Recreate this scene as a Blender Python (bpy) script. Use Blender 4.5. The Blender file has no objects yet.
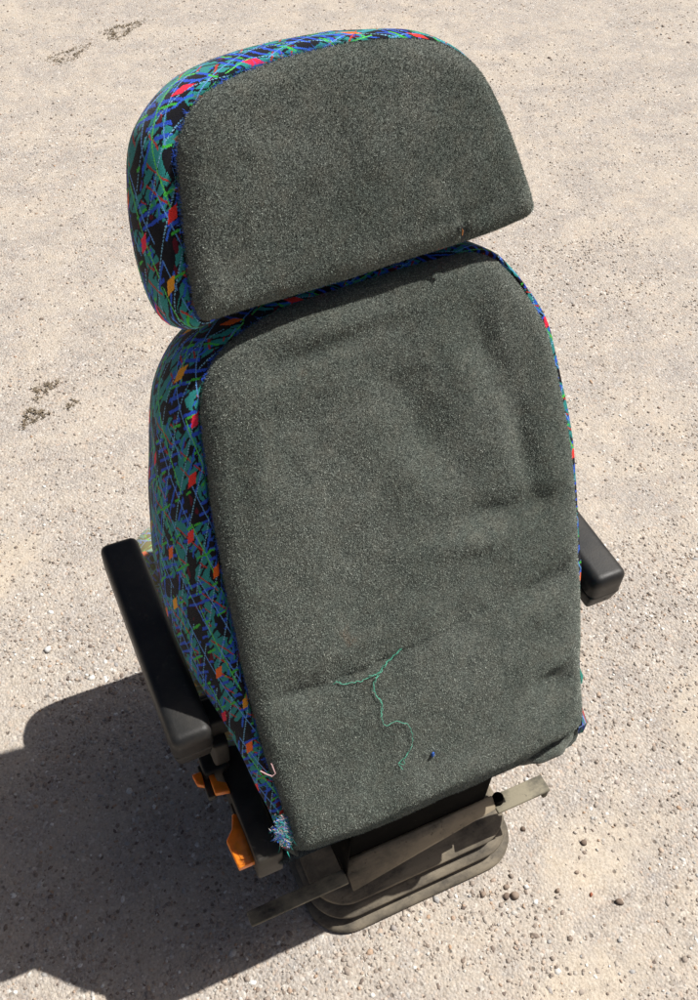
import bpy, bmesh, math, random
import numpy as np
from mathutils import Vector, Matrix
rng = np.random.default_rng(7); random.seed(7)
S = bpy.context.scene
COL = S.collection

# ------------------------------------------------------------------ node helpers
def new_mat(name):
    m = bpy.data.materials.new(name); m.use_nodes = True
    nt = m.node_tree; b = nt.nodes['Principled BSDF']
    return m, nt, b
class NB:
    def __init__(s, nt): s.nt = nt
    def n(s, typ, **k):
        x = s.nt.nodes.new(typ)
        for a, v in k.items():
            setattr(x, a, v)
        return x
    def link(s, a, b): s.nt.links.new(a, b)
    def val(s, sock, v):
        if isinstance(v, (int, float, tuple, list)): sock.default_value = v
        else: s.link(v, sock)
    def math(s, op, a, b=0.0, c=0.0, clamp=False):
        x = s.n('ShaderNodeMath', operation=op); x.use_clamp = clamp
        s.val(x.inputs[0], a); s.val(x.inputs[1], b); s.val(x.inputs[2], c)
        return x.outputs[0]
    def noise(s, vec, scale, detail=2, rough=.5, out='Fac'):
        x = s.n('ShaderNodeTexNoise'); s.val(x.inputs['Vector'], vec)
        x.inputs['Scale'].default_value = scale; x.inputs['Detail'].default_value = detail
        x.inputs['Roughness'].default_value = rough
        return x.outputs[out]
    def vmap(s, vec, scale=(1,1,1), loc=(0,0,0), rot=(0,0,0)):
        x = s.n('ShaderNodeMapping'); s.val(x.inputs['Vector'], vec)
        x.inputs['Scale'].default_value = scale; x.inputs['Location'].default_value = loc; x.inputs['Rotation'].default_value = rot
        return x.outputs[0]
    def mix(s, f, a, b, blend='MIX'):
        x = s.n('ShaderNodeMix', data_type='RGBA', blend_type=blend)
        s.val(x.inputs[0], f); s.val(x.inputs[6], a if not isinstance(a, tuple) else (*a, 1)[:4]); s.val(x.inputs[7], b if not isinstance(b, tuple) else (*b, 1)[:4])
        return x.outputs[2]
    def ramp(s, f, stops, interp='LINEAR'):
        x = s.n('ShaderNodeValToRGB'); s.val(x.inputs[0], f); r = x.color_ramp; r.interpolation = interp
        while len(r.elements) > 1: r.elements.remove(r.elements[0])
        r.elements[0].position = stops[0][0]; r.elements[0].color = (*stops[0][1], 1)
        for p, c in stops[1:]:
            e = r.elements.new(p); e.color = (*c, 1)
        return x.outputs[0]
    def step(s, v, lo, hi):
        x = s.n('ShaderNodeMapRange'); s.val(x.inputs[0], v); x.inputs[1].default_value = lo; x.inputs[2].default_value = hi
        return x.outputs[0]
    def bump(s, h, strength, dist, normal=None):
        x = s.n('ShaderNodeBump'); x.inputs['Strength'].default_value = strength; x.inputs['Distance'].default_value = dist
        s.val(x.inputs['Height'], h)
        if normal is not None: s.link(normal, x.inputs['Normal'])
        return x.outputs[0]
    def obj(s): return s.n('ShaderNodeTexCoord').outputs['Object']
    def rnd(s): return s.n('ShaderNodeNewGeometry').outputs['Random Per Island']

# ------------------------------------------------------------------ materials
def mat_grey(fibre=False):
    m, nt, b = new_mat('grey_pile_fibres' if fibre else 'grey_pile_fabric'); N = NB(nt); o = N.obj()
    fine = N.noise(o, 620, 3, .7)
    med = N.noise(o, 55, 3, .6)
    big = N.noise(N.vmap(o, (1, 1, .8)), 9, 3, .55)
    if fibre:
        c = N.ramp(N.rnd(), [(0, (.03, .035, .03)), (.2, (.085, .097, .083)), (.55, (.225, .255, .22)), (.86, (.44, .485, .425)), (.985, (.64, .67, .60)), (1, (.85, .84, .73))])
    else:
        c = N.ramp(fine, [(.3, (.018, .020, .017)), (.5, (.085, .094, .082)), (.68, (.26, .285, .25))])
    c = N.mix(N.step(big, .36, .64), c, (.66, .71, .69), 'MULTIPLY')
    c = N.mix(N.math('MULTIPLY', N.step(med, .42, .72), .22), c, (.24, .215, .165))
    rust = N.math('MULTIPLY', N.step(N.noise(N.vmap(o, (1, 1, 1), (3, 1, 7)), 26, 2), .70, .80), .35)
    c = N.mix(rust, c, (.16, .07, .03))
    nt.links.new(c, b.inputs['Base Color'])
    b.inputs['Roughness'].default_value = .8
    b.inputs['Specular IOR Level'].default_value = .25
    b.inputs['Sheen Weight'].default_value = .25; b.inputs['Sheen Roughness'].default_value = .5
    b.inputs['Sheen Tint'].default_value = (.8, .88, .82, 1)
    if not fibre:
        nt.links.new(N.bump(N.math('ADD', N.math('MULTIPLY', fine, .7), med), .8, .002), b.inputs['Normal'])
    return m

def mat_moquette(name='patterned_moquette', faded=0.0):
    m, nt, b = new_mat(name); N = NB(nt)
    uv = N.vmap(N.n('ShaderNodeUVMap', uv_map='UVMap').outputs[0], (1.05, 1.05, 1))
    sn = N.n('ShaderNodeVectorMath', operation='SNAP'); N.link(uv, sn.inputs[0]); sn.inputs[1].default_value = (.0010, .0010, .0010)
    uvq = sn.outputs[0]
    wn = N.noise(uvq, 60, 2, .6, 'Color')
    sub = N.n('ShaderNodeVectorMath', operation='SUBTRACT'); N.link(wn, sub.inputs[0]); sub.inputs[1].default_value = (.5, .5, .5)
    sc = N.n('ShaderNodeVectorMath', operation='SCALE'); N.link(sub.outputs[0], sc.inputs[0]); sc.inputs['Scale'].default_value = .0065
    ad = N.n('ShaderNodeVectorMath', operation='ADD'); N.link(uvq, ad.inputs[0]); N.link(sc.outputs[0], ad.inputs[1])
    sp = N.n('ShaderNodeSeparateXYZ'); N.link(ad.outputs[0], sp.inputs[0]); u, v = sp.outputs[0], sp.outputs[1]
    sp2 = N.n('ShaderNodeSeparateXYZ'); N.link(uvq, sp2.inputs[0]); uq, vq = sp2.outputs[0], sp2.outputs[1]
    def lines(cu, cv, period, width, U=u, V=v, ph=0.0):
        t = N.math('ADD', N.math('MULTIPLY', U, cu / period), N.math('MULTIPLY', V, cv / period))
        t = N.math('FRACT', N.math('ADD', t, 20.37 + ph))
        return N.math('LESS_THAN', t, width)
    n1 = N.noise(N.vmap(ad.outputs[0], (26, 40, 1)), 1, 0, .5)
    n2 = N.noise(N.vmap(ad.outputs[0], (40, 70, 1), (5, 9, 0)), 1, 1, .5)
    n3 = N.noise(N.vmap(ad.outputs[0], (22, 34, 1), (15, 3, 0)), 1, 1, .5)
    n4 = N.noise(N.vmap(ad.outputs[0], (19, 28, 1), (1, 33, 0)), 1, 1, .5)
    c = N.mix(N.math('GREATER_THAN', n1, .485), (.009, .009, .013), (.032, .29, .275))
    # dark scribbles inside the teal, blue hand-drawn strokes
    ink = N.math('MULTIPLY', lines(.8, 1, .0125, .26), N.math('GREATER_THAN', n2, .45))
    c = N.mix(ink, c, (.008, .008, .015))
    ink2 = N.math('MULTIPLY', lines(-.5, 1, .017, .2, ph=.6), N.math('GREATER_THAN', n3, .5))
    c = N.mix(ink2, c, (.008, .008, .015))
    c = N.mix(N.math('GREATER_THAN', n2, .66), c, (.12, .008, .02))
    bl = N.math('MULTIPLY', lines(1, .45, .0118, .32), N.math('GREATER_THAN', n3, .53))
    c = N.mix(bl, c, (.03, .10, .66))
    bl2 = N.math('MULTIPLY', lines(.42, 1, .0165, .16, ph=.3), N.math('GREATER_THAN', n4, .52))
    c = N.mix(bl2, c, (.035, .14, .70))
    rd = N.math('MULTIPLY', lines(1, -.7, .022, .12, ph=.1), N.math('GREATER_THAN', n1, .58))
    c = N.mix(rd, c, (.5, .05, .04))
    dash = lines(1, 0, .0036, .72, uq, vq)
    lb = N.math('MULTIPLY', N.math('MULTIPLY', lines(.38, 1, .0245, .06, uq, vq), N.math('GREATER_THAN', n4, .38)), dash)
    c = N.mix(lb, c, (.22, .50, .70))
    lb2 = N.math('MULTIPLY', lines(-.42, 1, .031, .05, uq, vq), N.math('GREATER_THAN', n3, .40))
    c = N.mix(lb2, c, (.14, .36, .78))
    gl = N.math('MULTIPLY', lines(-.3, 1, .047, .036, uq, vq, .45), N.math('GREATER_THAN', n1, .40))
    c = N.mix(gl, c, (.12, .62, .12))
    gl2 = N.math('MULTIPLY', lines(1, .55, .041, .07, ph=.2), N.math('GREATER_THAN', n2, .52))
    c = N.mix(gl2, c, (.07, .55, .06))
    # woven squares
    cu = N.math('ADD', N.math('MULTIPLY', uq, 1 / .062), N.math('MULTIPLY', vq, 11.0)); cv = N.math('ADD', N.math('ADD', N.math('MULTIPLY', vq, 1 / .037), N.math('MULTIPLY', uq, 5.3)), 50.3)
    fu, fv = N.math('FRACT', N.math('ADD', cu, 50)), N.math('FRACT', cv)
    inb = N.math('MULTIPLY', N.math('LESS_THAN', N.math('ABSOLUTE', N.math('SUBTRACT', fu, .5)), .105), N.math('LESS_THAN', N.math('ABSOLUTE', N.math('SUBTRACT', fv, .5)), .13))
    cc = N.n('ShaderNodeCombineXYZ'); N.link(N.math('FLOOR', N.math('ADD', cu, 50)), cc.inputs[0]); N.link(N.math('FLOOR', cv), cc.inputs[1])
    wh = N.n('ShaderNodeTexWhiteNoise', noise_dimensions='3D'); N.link(cc.outputs[0], wh.inputs[0])
    sq = N.ramp(wh.outputs[0], [(0, (1, .05, .04)), (.24, (1, .17, .02)), (.42, (1, .42, .03)), (.58, (1, .03, .08))], 'CONSTANT')
    c = N.mix(N.math('MULTIPLY', inb, N.math('LESS_THAN', wh.outputs[0], .80)), c, sq)
    weave = N.noise(uv, 900, 2, .7)
    c = N.mix(1.0, c, N.ramp(weave, [(.3, (.55, .55, .55)), (.7, (1.35, 1.35, 1.35))]), 'MULTIPLY')
    if faded: c = N.mix(faded, c, (.75, .66, .30))  # sunlight on the cushion put into its colour as a pale yellow mix
    nt.links.new(c, b.inputs['Base Color'])
    b.inputs['Roughness'].default_value = .85; b.inputs['Specular IOR Level'].default_value = .2
    b.inputs['Sheen Weight'].default_value = .2; b.inputs['Sheen Roughness'].default_value = .4
    nt.links.new(N.bump(weave, .6, .0015), b.inputs['Normal'])
    return m

def mat_plastic(name, col, rough, dust=.3, dustcol=(.2, .17, .13), scl=60):
    m, nt, b = new_mat(name); N = NB(nt); o = N.obj()
    n = N.noise(o, 14, 4, .65); f = N.noise(o, 420, 2, .6); g = N.noise(o, scl, 3, .7)
    c = N.mix(N.math('MULTIPLY', N.step(n, .4, .75), dust), col, dustcol)
    c = N.mix(N.math('MULTIPLY', N.step(g, .62, .72), dust * .8), c, dustcol)
    nt.links.new(c, b.inputs['Base Color'])
    nt.links.new(N.math('ADD', N.math('MULTIPLY', N.math('ADD', n, g), .22), rough - .2), b.inputs['Roughness'])
    b.inputs['Specular IOR Level'].default_value = .33
    nt.links.new(N.bump(N.math('ADD', f, N.math('MULTIPLY', g, .4)), .3, .0007), b.inputs['Normal'])
    return m

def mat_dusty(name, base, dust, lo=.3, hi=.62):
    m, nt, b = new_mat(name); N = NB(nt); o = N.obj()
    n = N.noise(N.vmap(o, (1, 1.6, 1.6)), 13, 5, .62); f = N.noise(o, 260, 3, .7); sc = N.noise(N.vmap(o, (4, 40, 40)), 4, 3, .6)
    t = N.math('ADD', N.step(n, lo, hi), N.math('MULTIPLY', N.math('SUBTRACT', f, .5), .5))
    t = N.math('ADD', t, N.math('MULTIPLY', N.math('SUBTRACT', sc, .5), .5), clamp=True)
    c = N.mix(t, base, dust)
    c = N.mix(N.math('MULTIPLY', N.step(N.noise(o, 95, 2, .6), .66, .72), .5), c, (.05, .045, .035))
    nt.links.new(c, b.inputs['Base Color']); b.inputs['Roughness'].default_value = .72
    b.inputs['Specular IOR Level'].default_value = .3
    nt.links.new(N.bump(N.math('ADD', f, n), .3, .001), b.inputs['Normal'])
    return m

def mat_flat(name, col, rough=.7, trans=0):
    m, nt, b = new_mat(name); N = NB(nt); o = N.obj()
    n = N.noise(o, 60, 3, .6)
    c = N.mix(N.step(n, .35, .75), col, tuple(x * .6 for x in col))
    nt.links.new(c, b.inputs['Base Color']); b.inputs['Roughness'].default_value = rough
    if trans:
        b.inputs['Subsurface Weight'].default_value = trans; b.inputs['Subsurface Radius'].default_value = (.01, .004, .001); b.inputs['Subsurface Scale'].default_value = .5
    return m

def mat_concrete():
    m, nt, b = new_mat('dusty_concrete'); N = NB(nt); o = N.obj()
    big = N.noise(o, 1.1, 5, .6); mid = N.noise(N.vmap(o, (1, 1.3, 1), rot=(0, 0, .35)), 5.5, 6, .7); sm = N.noise(o, 38, 4, .65); fi = N.noise(o, 230, 3, .75)
    sand = N.step(N.math('ADD', N.math('MULTIPLY', big, .5), N.math('MULTIPLY', mid, .6)), .50, .66)
    def vor(scale, rnd=1.0):
        x = N.n('ShaderNodeTexVoronoi'); x.inputs['Scale'].default_value = scale; N.link(o, x.inputs['Vector']); return x
    v1, v2 = vor(185), vor(400)
    g1 = N.ramp(N.n('ShaderNodeSeparateColor').outputs[0], [(0, (.5, .5, .5)), (1, (.5, .5, .5))])
    s1 = N.n('ShaderNodeSeparateColor'); N.link(v1.outputs['Color'], s1.inputs[0])
    s2 = N.n('ShaderNodeSeparateColor'); N.link(v2.outputs['Color'], s2.inputs[0])
    agg = N.ramp(s1.outputs[0], [(0, (.10, .085, .075)), (.06, (.24, .20, .175)), (.14, (.33, .30, .275)), (.25, (.40, .375, .35)), (.38, (.44, .375, .32)), (.52, (.50, .44, .38)), (.64, (.40, .385, .375)), (.74, (.55, .50, .44)), (.84, (.50, .37, .29)), (.90, (.62, .575, .51)), (1, (.86, .83, .78))])
    agg2 = N.ramp(s2.outputs[1], [(0, (.14, .115, .10)), (.12, (.31, .275, .245)), (.35, (.42, .385, .35)), (.6, (.48, .43, .375)), (.8, (.44, .42, .40)), (1, (.72, .68, .62))])
    a = N.mix(N.step(sm, .42, .60), agg, agg2)
    sandc = N.ramp(fi, [(.3, (.40, .335, .26)), (.5, (.55, .475, .38)), (.7, (.66, .585, .48))])
    a = N.mix(.28, a, (.46, .405, .35))
    spos = N.n('ShaderNodeSeparateXYZ'); N.link(o, spos.inputs[0])
    wob = N.math('MULTIPLY', N.math('SUBTRACT', N.noise(o, 16, 5, .75), .5), 3.2)
    patch = 0.0
    for px_, py_, rx_, ry_ in ((.33, -.06, .13, .075), (.66, .07, .12, .08), (.19, -.24, .10, .05), (-.55, .95, .16, .10)):
        dx = N.math('POWER', N.math('ABSOLUTE', N.math('MULTIPLY', N.math('SUBTRACT', spos.outputs[0], px_), 1 / rx_)), 2)
        dy = N.math('POWER', N.math('ABSOLUTE', N.math('MULTIPLY', N.math('SUBTRACT', spos.outputs[1], py_), 1 / ry_)), 2)
        q = N.math('SUBTRACT', 1.25, N.math('ADD', N.math('ADD', dx, dy), wob), clamp=True)
        patch = N.math('MAXIMUM', patch, q)
    cover = N.math('ADD', N.math('MULTIPLY', sand, .5), N.math('MULTIPLY', patch, .6), clamp=True)
    c = N.mix(N.math('ADD', N.math('MULTIPLY', cover, .78), N.math('MULTIPLY', N.step(N.noise(o, 28, 4, .7), .35, .65), .28), clamp=True), a, sandc)
    c = N.mix(N.math('MULTIPLY', N.step(mid, .54, .34), .9), c, (.88, .885, .90), 'MULTIPLY')
    c = N.mix(N.math('MULTIPLY', N.step(N.noise(N.vmap(o, (1, 1.25, 1), (4, 2, 0), (0, 0, .35)), 6, 6, .78), .50, .64), .5), c, (1.10, 1.06, 1.0), 'MULTIPLY')
    c = N.mix(N.step(N.noise(o, 15, 5, .75), .58, .70), c, N.mix(1.0, c, (.86, .86, .87), 'MULTIPLY'))
    # pits and dark crumbs
    v3 = vor(62); s3 = N.n('ShaderNodeSeparateColor'); N.link(v3.outputs['Color'], s3.inputs[0])
    pit = N.math('MULTIPLY', N.math('GREATER_THAN', s3.outputs[0], .86), N.step(v3.outputs['Distance'], .26, .12))
    c = N.mix(N.math('MULTIPLY', pit, .75), c, (.13, .10, .08))
    nt.links.new(c, b.inputs['Base Color']); b.inputs['Roughness'].default_value = .92
    b.inputs['Specular IOR Level'].default_value = .2
    h = N.math('ADD', N.math('MULTIPLY', sm, 1.0), N.math('ADD', N.math('MULTIPLY', fi, .55), N.math('MULTIPLY', N.math('MULTIPLY', v1.outputs['Distance'], -.85), N.math('SUBTRACT', 1.0, N.math('MULTIPLY', cover, .8)))))
    h = N.math('SUBTRACT', h, N.math('MULTIPLY', pit, .6))
    nt.links.new(N.bump(h, .75, .0045), b.inputs['Normal'])
    return m

def mat_stones():
    m, nt, b = new_mat('loose_stones'); N = NB(nt); o = N.obj()
    c = N.ramp(N.rnd(), [(0, (.17, .13, .11)), (.05, (.25, .195, .155)), (.2, (.34, .28, .23)), (.45, (.43, .375, .32)), (.68, (.53, .47, .40)), (.80, (.47, .31, .20)), (.84, (.38, .37, .36)), (.9, (.55, .52, .47)), (.96, (.78, .75, .69)), (1, (.88, .87, .82))])
    c = N.mix(1.0, c, N.ramp(N.noise(o, 500, 2), [(.3, (.75, .75, .75)), (.7, (1.15, 1.15, 1.15))]), 'MULTIPLY')
    nt.links.new(c, b.inputs['Base Color']); b.inputs['Roughness'].default_value = .85
    return m

M = dict(grey=mat_grey(), fibre=mat_grey(True), moq=mat_moquette(), moqf=mat_moquette('faded_moquette', .34),
         black=mat_plastic('black_plastic', (.011, .012, .013), .46, .16), blackd=mat_plastic('black_painted_steel', (.011, .011, .010), .55, .25),
         orange=mat_flat('orange_plastic', (1.0, .27, .012), .38, .5), dust=mat_dusty('dusty_rubber', (.045, .040, .034), (.225, .19, .138)),
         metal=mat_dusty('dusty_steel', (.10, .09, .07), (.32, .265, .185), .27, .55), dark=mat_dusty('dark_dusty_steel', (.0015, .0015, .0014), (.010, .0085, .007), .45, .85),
         bar=mat_dusty('dusty_flat_bar', (.03, .03, .028), (.27, .24, .17), .35, .6),
         concrete=mat_concrete(), stones=mat_stones(), thread=mat_flat('green_thread', (.12, .56, .38), .7), blue=mat_flat('blue_lint', (.05, .16, .6), .8),
         pink=mat_flat('pale_pink_thread', (.85, .55, .55), .8), foam=mat_flat('orange_foam', (.55, .22, .06), .9), screw=mat_flat('dark_hole', (.004, .004, .004), .9),
         weed=mat_flat('dry_weed', (.24, .19, .13), .9), grn=mat_flat('green_weed', (.06, .10, .03), .9), peb=mat_flat('brown_pebble', (.33, .25, .19), .85),
         pebw=mat_flat('white_pebble', (.8, .78, .74), .8), pebd=mat_flat('dark_pebble', (.20, .145, .11), .85), pebr=mat_flat('red_pebble', (.38, .13, .07), .85),
         tealb=mat_flat('bright_teal_fray', (.06, .62, .52), .8), blueb=mat_flat('bright_blue_fray', (.05, .16, .85), .8),
         teal=mat_flat('teal_fray', (.03, .26, .20), .8))

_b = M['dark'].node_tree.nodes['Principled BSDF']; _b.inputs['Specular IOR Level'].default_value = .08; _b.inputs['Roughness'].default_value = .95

# ------------------------------------------------------------------ object helpers
ROOT = None; ROOTLOC = Vector((0, .25, 0))
def mk(name, V, F, mat, parent=None, origin=None, smooth=True, uv=None):
    me = bpy.data.meshes.new(name)
    V = np.asarray(V, float)
    if parent is not None: org = np.array(parent.get('_w', (0, 0, 0)), float)
    else: org = np.zeros(3)
    o3 = np.array(origin if origin is not None else V.mean(0), float)
    me.from_pydata((V - o3).tolist(), [], [tuple(int(i) for i in f) for f in F])
    if smooth: me.polygons.foreach_set('use_smooth', [True] * len(me.polygons))
    if uv is not None:
        l = me.uv_layers.new(name='UVMap'); idx = np.zeros(len(me.loops), int); me.loops.foreach_get('vertex_index', idx)
        l.data.foreach_set('uv', np.asarray(uv, float)[idx].ravel())
    me.materials.append(mat); me.update()
    o = bpy.data.objects.new(name, me); COL.objects.link(o)
    if parent is not None: o.parent = parent
    o.location = Vector(o3 - org); o['_w'] = tuple(float(x) for x in o3)
    return o
def tag(o, label=None, cat=None, group=None, kind=None):
    if label: o['label'] = label
    if cat: o['category'] = cat
    if group: o['group'] = group
    if kind: o['kind'] = kind
    return o
def fix_normals(V, F):
    bm = bmesh.new(); vs = [bm.verts.new(v) for v in V]
    for f in F:
        try: bm.faces.new([vs[i] for i in f])
        except ValueError: pass
    bmesh.ops.recalc_face_normals(bm, faces=bm.faces); bm.verts.index_update()
    F2 = [[v.index for v in f.verts] for f in bm.faces]; bm.free(); return F2
def bm_out(bm):
    bm.verts.index_update(); V = [tuple(v.co) for v in bm.verts]; F = [[v.index for v in f.verts] for f in bm.faces]; bm.free(); return V, F
def box_vf(lo, hi, bev=.002, seg=2, fn=None):
    bm = bmesh.new(); bmesh.ops.create_cube(bm, size=1)
    for v in bm.verts: v.co = Vector([lo[i] + (hi[i] - lo[i]) * (v.co[i] + .5) for i in range(3)])
    if fn:
        for v in bm.verts: v.co = Vector(fn(v.co))
    if bev: bmesh.ops.bevel(bm, geom=list(bm.edges), offset=bev, segments=seg, profile=.6, affect='EDGES', clamp_overlap=True)
    return bm_out(bm)
def prism_vf(poly, z0, z1, bev=.0015):
    bm = bmesh.new(); a = [bm.verts.new((x, y, z0)) for x, y in poly]; f = bm.faces.new(a)
    r = bmesh.ops.extrude_face_region(bm, geom=[f])
    for v in r['geom']:
        if isinstance(v, bmesh.types.BMVert): v.co.z = z1
    bmesh.ops.recalc_face_normals(bm, faces=bm.faces)
    if bev: bmesh.ops.bevel(bm, geom=list(bm.edges), offset=bev, segments=2, profile=.6, affect='EDGES', clamp_overlap=True)
    return bm_out(bm)
def join(*vfs):
    V = []; F = []
    for v, f in vfs:
        k = len(V); V += list(v); F += [[i + k for i in q] for q in f]
    return V, F
def vnoise(X, Y, scale, seed):
    r = np.random.default_rng(seed); g = r.random((256, 256)); x = X * scale + 1000; y = Y * scale + 1000
    xi = np.floor(x).astype(int); yi = np.floor(y).astype(int); fx = x - xi; fy = y - yi
    fx = fx * fx * (3 - 2 * fx); fy = fy * fy * (3 - 2 * fy)
    a = g[xi % 256, yi % 256]; b = g[(xi + 1) % 256, yi % 256]; c = g[xi % 256, (yi + 1) % 256]; d = g[(xi + 1) % 256, (yi + 1) % 256]
    return (a * (1 - fx) + b * fx) * (1 - fy) + (c * (1 - fx) + d * fx) * fy - .5

# ------------------------------------------------------------------ the folded-forward back: plane frame (x, s, n)
TH = .5088; ZB = .431
UU = np.array([0, math.sin(TH), math.cos(TH)]); NN = np.array([0, -math.cos(TH), math.sin(TH)])
def BP(x, s, n):
    x, s, n = np.broadcast_arrays(np.asarray(x, float), np.asarray(s, float), np.asarray(n, float))
    return np.stack([x, s * UU[1] + n * NN[1], ZB + s * UU[2] + n * NN[2]], -1)
def resample(P, n, closed=False):
    P = np.array(P, float)
    if closed: P = np.vstack([P, P[:1]])
    # Catmull-Rom smooth
    Q = []
    m = len(P)
    for i in range(m - 1):
        p0 = P[i - 1] if i > 0 else (P[-2] if closed else 2 * P[0] - P[1]); p1 = P[i]; p2 = P[i + 1]; p3 = P[i + 2] if i + 2 < m else (P[1] if closed else 2 * P[-1] - P[-2])
        for t in np.linspace(0, 1, 10, endpoint=False):
            Q.append(.5 * ((2 * p1) + (-p0 + p2) * t + (2 * p0 - 5 * p1 + 4 * p2 - p3) * t * t + (-p0 + 3 * p1 - 3 * p2 + p3) * t ** 3))
    Q.append(P[-1]); Q = np.array(Q)
    d = np.r_[0, np.cumsum(np.linalg.norm(np.diff(Q, axis=0), axis=1))]
    t = np.linspace(0, d[-1], n + 1 if closed else n)
    R = np.stack([np.interp(t, d, Q[:, k]) for k in (0, 1)], 1)
    return R[:-1] if closed else R
def dist_poly(P, poly):
    A = poly; B = np.roll(poly, -1, 0); D = np.full(len(P), 1e9)
    for a, b in zip(A, B):
        e = b - a; L = max(e @ e, 1e-12); t = np.clip(((P - a) @ e) / L, 0, 1); q = a + t[:, None] * e
        D = np.minimum(D, np.linalg.norm(P - q, axis=1))
    return D
def panel(Lc, Rc, nr, nc, n0, R, crown, dents, seed, amp, bottom=None):
    L = resample(Lc, nr); Rr = resample(Rc, nr)
    t = np.linspace(0, 1, nc); t = .5 - .5 * np.cos(np.pi * t) * (.6 + .4 * np.abs(np.cos(np.pi * t)))
    t = (t - t[0]) / (t[-1] - t[0])
    G = L[:, None, :] * (1 - t[None, :, None]) + Rr[:, None, :] * t[None, :, None]
    P = G.reshape(-1, 2); poly = np.vstack([L, Rr[::-1]])
    d = dist_poly(P, poly) if bottom is None else dist_poly(P, np.vstack([L[:1] - [0, .5], L, Rr[::-1], Rr[:1] - [0, .5]]))
    q = np.clip(1 - d / R, 0, 1); n = n0 - R * .85 * (1 - np.sqrt(1 - q * q)) + crown * (1 - np.exp(-d / .07))
    edge = 1 - np.exp(-d / .02)
    n += edge * amp * (vnoise(P[:, 0], P[:, 1], 14, seed) + .6 * vnoise(P[:, 0], P[:, 1], 31, seed + 1) + .25 * vnoise(P[:, 0], P[:, 1], 70, seed + 2))
    for x, s, sx, ss, rot, a in dents:
        dx = P[:, 0] - x; ds = P[:, 1] - s; c, sn = math.cos(rot), math.sin(rot)
        n += a * np.exp(-((dx * c + ds * sn) / sx) ** 2 - ((-dx * sn + ds * c) / ss) ** 2) * (edge * .7 + .3)
    if bottom is not None:
        sc_ = bottom + .010 * vnoise(P[:, 0], P[:, 0] * 0, 9, 77) + .004; q = sc_ - P[:, 1]; w = .005; n -= .85 * w * np.log1p(np.exp(np.clip(q / w, -30, 30)))
    V = BP(P[:, 0], P[:, 1], n)
    F = [(i * nc + j, i * nc + j + 1, (i + 1) * nc + j + 1, (i + 1) * nc + j) for i in range(nr - 1) for j in range(nc - 1)]
    return V, F, poly
def shell(poly, prof, bulge, thick, nseg, crown=.01, low=None, right=.9):
    """prof: list of (bulge factor, depth fraction); rings go from the seam round the side to the front"""
    P = resample(poly, nseg, closed=True)
    area = .5 * np.sum(P[:, 0] * np.roll(P[:, 1], -1) - np.roll(P[:, 0], -1) * P[:, 1])
    T = np.roll(P, -1, 0) - np.roll(P, 1, 0); T /= np.linalg.norm(T, axis=1)[:, None]
    No = np.stack([T[:, 1], -T[:, 0]], 1) * (1 if area > 0 else -1)
    for _ in range(6): No = (No + np.roll(No, 1, 0) + np.roll(No, -1, 0)); No /= np.linalg.norm(No, axis=1)[:, None]
    bu = np.array([bulge(p, n) for p, n in zip(P, No)]); th = np.array([thick(p, n) for p, n in zip(P, No)])
    ker = np.ones(9) / 9
    def sm(a): return np.convolve(np.r_[a[-4:], a, a[:4]], ker, 'valid')
    bu = sm(bu); th = sm(th)
    arc = np.r_[0, np.cumsum(np.linalg.norm(np.diff(P, axis=0), axis=1))]
    V = []; UV = []; vv = np.zeros(len(P)); prev = None
    for k, (bf, inset, df, dn) in enumerate(prof):
        rx = np.clip(No[:, 0], 0, 1) * right if 1 <= k <= 4 else 0 * bu
        Q = P + No * (bu * (bf + (1 - min(bf, 1)) * rx) - inset)[:, None]
        wob = .0026 * vnoise(arc * 1.0, np.full_like(arc, k * .31), 22, 5) * (1 if 0 < k < len(prof) - 1 else 0)
        Q = Q + No * wob[:, None]
        W = BP(Q[:, 0], Q[:, 1], dn - df * th * (1 - .85 * rx) - (low(P) if low else 0))
        if prev is not None: vv = vv + np.linalg.norm(W - prev, axis=1)
        prev = W; V.append(W); UV.append(np.stack([arc, vv], 1))
    n = len(P); F = []
    for k in range(len(prof) - 1):
        for i in range(n):
            j = (i + 1) % n; F.append((k * n + i, k * n + j, (k + 1) * n + j, (k + 1) * n + i))
    last = V[-1]; c = last.mean(0)
    for f in (.66, .33):
        V.append(c + (last - c) * f - NN * crown * (1 - f)); UV.append(UV[-1] + [0, .05])
        k = len(V) - 2
        for i in range(n):
            j = (i + 1) % n; F.append((k * n + i, k * n + j, (k + 1) * n + j, (k + 1) * n + i))
    V = np.vstack(V); UV = np.vstack(UV); V = np.vstack([V, (c - NN * crown)[None]]); UV = np.vstack([UV, UV[-1:]])
    k = len(V) - 1; b = k - n
    for i in range(n): F.append((b + i, b + (i + 1) % n, k))
    return V, fix_normals(V.tolist(), F), UV

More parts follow.
